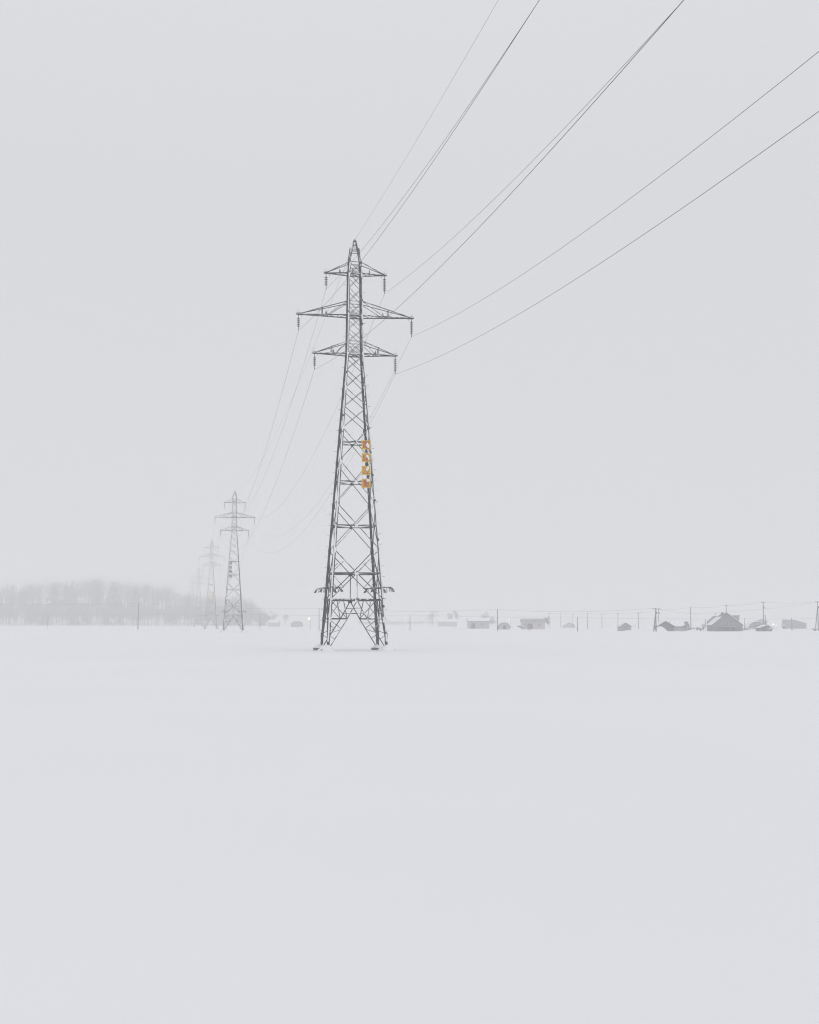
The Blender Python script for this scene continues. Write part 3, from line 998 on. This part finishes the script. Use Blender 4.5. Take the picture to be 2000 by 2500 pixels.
# ------------------------------------------------------------------ lamps
def lamp(px, py, dist, r, mat, label, arm=True):
    h = height(py, dist)
    root = empty('street_lamp' if arm else 'yard_lamp', bearing(px, dist))
    mb = MB(); mb.tube([(.5 if arm else 0, 0, -.2), (.5 if arm else 0, 0, h + (.3 if arm else -.2))], .045, 6)
    if arm: mb.tube([(.5, 0, h + .3), (0, 0, h + .35)], .04, 6)
    mb.build('post', M['pole'], root)
    mb = MB(); mb.lathe((0, 0, h), [(.05, -r), (r * .7, -r * .7), (r, 0), (r * .7, r * .7), (.05, r)], 12); mb.build('lamp_globe', M[mat], root, smooth=True)
    tag(root, label, 'lamp', 'lit lamps in the mist')
lamp(755, 1510.5, 560, .50, 'lamp_warm', 'glowing orange street lamp left of the largest pylon')
lamp(1244.3, 1513.6, 600, .22, 'lamp_white', 'small white lamp above the arched hut')
lamp(1888, 1524.4, 520, .26, 'lamp_white', 'brighter of two white yard lamps right of the low snowy shed', False)
lamp(1895.3, 1526.8, 560, .17, 'lamp_white', 'dimmer right one of two white yard lamps right of the low snowy shed', False)
lamp(1550.8, 1519.9, 620, .16, 'lamp_white', 'faint white yard lamp right of the small blue-grey shed', False)

# ------------------------------------------------------------------ bushes
def bush(px, dist, w_, h, seed, label, n=16, tall=False):
    rr = random.Random(seed)
    root = empty('bare_bush', bearing(px, dist))
    mb, sn = MB(), MB()
    for i in range(n):
        a = rr.uniform(0, 6.28)
        q = rr.uniform(.2, 1)
        e = Vector((math.cos(a) * w_ / 2 * q, math.sin(a) * w_ / 2 * q, h * rr.uniform(.55, 1)))
        m = Vector((e.x * .35, e.y * .35, e.z * .55))
        mb.tube([(0, 0, -.1), m, e], .05, 5, r2=.02)
        for k in range(5):
            b = m.lerp(e, rr.uniform(.2, 1))
            c = b + Vector((rr.uniform(-.35, .35), rr.uniform(-.35, .35), rr.uniform(.05, .4)))
            mb.tube([b, c], .022, 4, r2=.01)
            if rr.random() < .8:
                q = rr.uniform(.08, .17)
                sn.lathe(tuple(b.lerp(c, .6)), [(q * .5, -q * .1), (q, q * .2), (q * .8, q * .6), (q * .2, q * .85)], 7)
    mb.build('branches', M['bark'], root)
    sn.build('snow_clumps', M['snow'], root, smooth=True)
    tag(root, label, 'bush', 'snowy bushes')
bush(1683, 440, 1.8, 1.5, 1, 'snow laden bush touching the right end of the L-shaped barn')
bush(1689.5, 441, 1.9, 1.1, 2, 'low snowy bush, second right of the L-shaped barn')
bush(1703, 440, 1.7, 1.35, 3, 'snowy bush halfway between the L-shaped barn and the big house')
bush(1710.5, 441, 1.6, 1.0, 4, 'low snowy bush close left of the bare upright bush')
bush(1718, 440, 1.5, 2.4, 5, 'bare upright bush next to the left corner of the big house', 20)
bush(1881, 434, 1.6, .9, 6, 'snowy bush at the right side of the low snowy shed', 20)
bush(1914, 600, 3.4, 2.0, 7, 'hazy bush left of the far sloping building', 26)
bush(1990, 462, 3.0, .7, 8, 'dark scrub around the foot of the propped pole', 22)

# ------------------------------------------------------------------ hill, wood and lone trees
HB = 1220.0
SIL = [(-260, 1440), (-60, 1428), (0, 1434), (28, 1422), (45, 1438), (70, 1422), (110, 1420), (118, 1432), (135, 1418), (190, 1415), (226, 1409), (260, 1416), (300, 1420), (330, 1424), (352, 1420), (372, 1430), (398, 1424), (430, 1440), (455, 1448), (500, 1453), (560, 1455), (590, 1456), (615, 1460), (634, 1478), (650, 1492), (700, 1505), (760, 1514)]
def sil(px):
    for (a, x), (b, y) in zip(SIL, SIL[1:]):
        if px <= b: return x + (y - x) * max(0, (px - a)) / (b - a)
    return 1516
def hill_h(px, back):                      # the wooded rise under the trees
    top = max(0.0, height(sil(px), HB) - 15.0)
    return top * min(1, max(0, back) / 110.0) ** 1.2 * .72
mb = MB()
xs = list(range(-420, 781, 30)); bs = [0, 15, 35, 60, 90, 120, 160, 220]
vs = []
for b in bs:
    for x in xs:
        p = bearing(x, HB + b)
        vs.append((p.x, p.y, hill_h(x, b) - .3 if b < 200 else -1))
n = len(xs)
mb.add(vs, [(j * n + i, j * n + i + 1, (j + 1) * n + i + 1, (j + 1) * n + i) for j in range(len(bs) - 1) for i in range(n - 1)])
tag(mb.build('hill', M['snow'], smooth=True), kind='structure')

def bare_tree(mb, base, h, w_, rr, dense=1.0, conifer=False):
    base = Vector(base)
    mb.tube([base - Vector((0, 0, 1)), base + Vector((rr.uniform(-.3, .3), 0, h * .45)), base + Vector((rr.uniform(-.6, .6), 0, h * .93))], h * .018, 5, r2=.05)
    if conifer:
        lv = 11
        for i in range(lv):
            t = i / lv
            z = h * (.16 + .84 * t)
            r = w_ * .5 * (1 - t) + .2
            for k in range(9):
                a = rr.uniform(0, 6.28)
                c = base + Vector((0, 0, z)); e = c + Vector((math.cos(a) * r, math.sin(a) * r, -r * .35))
                s = Vector((-math.sin(a), math.cos(a), 0)) * r * .3
                mb.add([c, e + s, e - s, c + Vector((0, 0, h * .05))], [(0, 1, 2), (3, 2, 1)], 1)
        return
    clumps = [(rr.uniform(-.36, .36) * w_, rr.uniform(-.3, .3) * w_, h * rr.uniform(.46, .86), rr.uniform(.16, .30) * w_) for _ in range(8)]
    for (cx, cy, cz, cr) in clumps:
        e = base + Vector((cx, cy, cz))
        mb.tube([base + Vector((0, 0, h * .3)), base + Vector((cx * .4, cy * .4, cz * .7)), e], h * .007, 4, r2=.04)
        for _ in range(int(26 * dense)):
            d = Vector((rr.gauss(0, .5), rr.gauss(0, .5), rr.gauss(0, .5))) * cr
            p = e + d
            L = rr.uniform(.5, 1.3)
            dr = (d.normalized() + Vector((rr.uniform(-.5, .5), rr.uniform(-.5, .5), rr.uniform(.1, .9)))).normalized()
            sd = dr.cross(Vector((rr.uniform(-1, 1), rr.uniform(-1, 1), .3))).normalized() * rr.uniform(.08, .26)
            mb.add([p - sd, p + sd, p + dr * L], [(0, 1, 2)], 0)
# the wood itself reads as one misty mass
rr = random.Random(11)
mb = MB()
for i in range(860):
    px = rr.uniform(-330, 655)
    b = rr.uniform(0, 150) if rr.random() < .82 else rr.uniform(0, 30)
    d = HB + b
    g = hill_h(px, b)
    full = height(sil(px), d) * (1 + .05 * math.sin(px * .16) * math.sin(px * .05 + 1))
    h = min(rr.uniform(11, 18), max(3.5, (full - g) * rr.uniform(.8, 1.0)))
    if b > 80: h = max(4, (full - g) * rr.uniform(.94, 1.07))
    p = bearing(px, d); p.z = g
    if px > 600: h *= .8
    bare_tree(mb, p, h, h * rr.uniform(.55, .85), rr, 1.0, conifer=rr.random() < .05)
tag(mb.build('woodland', [M['bark'], M['needles']]), 'misty grey wood on a low hill along the left horizon', 'wood', kind='stuff')
# low far scrub along the horizon
mb = MB()
for i in range(70):
    px = rr.uniform(880, 1062)
    bare_tree(mb, bearing(px, rr.uniform(1550, 1700)), rr.uniform(2.5, 5), rr.uniform(3, 6), rr, .5)
tag(mb.build('far_scrub', [M['bark'], M['needles']]), 'faint band of scrub on the far horizon behind the pylon and barns', 'scrub', kind='stuff')

def lone(px, top, dist, w_, seed, label, conifer=False, base=None):
    r_ = random.Random(seed)
    z0 = 0 if base is None else base
    h = height(top, dist) - z0
    root = empty('conifer' if conifer else 'bare_tree', bearing(px, dist) + Vector((0, 0, z0)))
    mb = MB()
    bare_tree(mb, (0, 0, 0), h, w_, r_, 1.5, conifer)
    # split into trunk and crown
    tv = 15
    t = MB(); t.tube([(0, 0, -1), (0, 0, h * .5)], h * .022, 7, r2=h * .012); t.build('trunk', M['bark'], root)
    mb.build('crown', [M['bark'], M['needles']], root)
    tag(root, label, 'tree', 'trees in the mist')
lone(226, 1404, 1318, 6, 1, 'dark tree whose tip is the highest point of the misty wood', base=hill_h(226, 98))
lone(330, 1420, 1310, 3.4, 2, 'slender conifer tip on the skyline right of the middle of the wood', True, base=hill_h(330, 90))
lone(353, 1417, 1305, 9, 3, 'rounded tree on the skyline above the thick tall pole', base=hill_h(353, 85))
lone(372, 1420, 1312, 3.4, 4, 'narrow conifer standing proud right of the thick tall pole', True, base=hill_h(372, 92))
lone(455, 1446, 1290, 5, 5, 'pointed tree in the wood just left of the faintest pylons', base=hill_h(455, 70))
lone(30, 1418, 1300, 9, 6, 'round topped tree at the left edge of the wood', base=hill_h(30, 80))
lone(612, 1455, 1260, 11, 7, 'round tree at the right end of the wood, beyond the second pylon', base=hill_h(612, 40))
lone(1056, 1486, 1150, 9.5, 8, 'faint round tree left of the very faint long barn')
lone(1100, 1491, 1150, 4.5, 9, 'faint slim tree behind the very faint long barn')
lone(1113, 1489, 1160, 4.5, 10, 'faint slim tree at the right end of the very faint long barn')
lone(1185, 1495, 1000, 5.5, 11, 'tree rising behind the right end of the white roofed barn')
lone(1202, 1507, 1000, 6.0, 12, 'lower tree between the white roofed barn and the tall dark pole')
lone(1336, 1508, 800, 3.0, 13, 'small tree at the right end of the brownish barn')
lone(668, 1489, 1250, 7.5, 14, 'faint tree behind the very faint house right of the second pylon')
lone(697, 1501, 1300, 6, 15, 'faint low tree left of the dark dome shaped barn')

# ------------------------------------------------------------------ falling-snow haze
bpy.context.view_layer.update()
hz = MB()
hz.add([(x, y, z) for x in (-3200, 3200) for y in (-700, 3600) for z in (-2.2, 47)],
       [(0, 1, 3, 2), (4, 6, 7, 5), (0, 4, 5, 1), (2, 3, 7, 6), (0, 2, 6, 4), (1, 5, 7, 3)])
hm = bpy.data.materials.new('snow_haze')
hm.use_nodes = True
n = hm.node_tree
n.nodes.remove(n.nodes['Principled BSDF'])
pv = n.nodes.new('ShaderNodeVolumePrincipled')
pv.inputs['Color'].default_value = (0.93, 0.931, 0.932, 1)
pv.inputs['Density'].default_value = 0.00122
pv.inputs['Anisotropy'].default_value = 0.0
n.links.new(pv.outputs[0], n.nodes['Material Output'].inputs['Volume'])
tag(hz.build('haze', hm), kind='stuff')
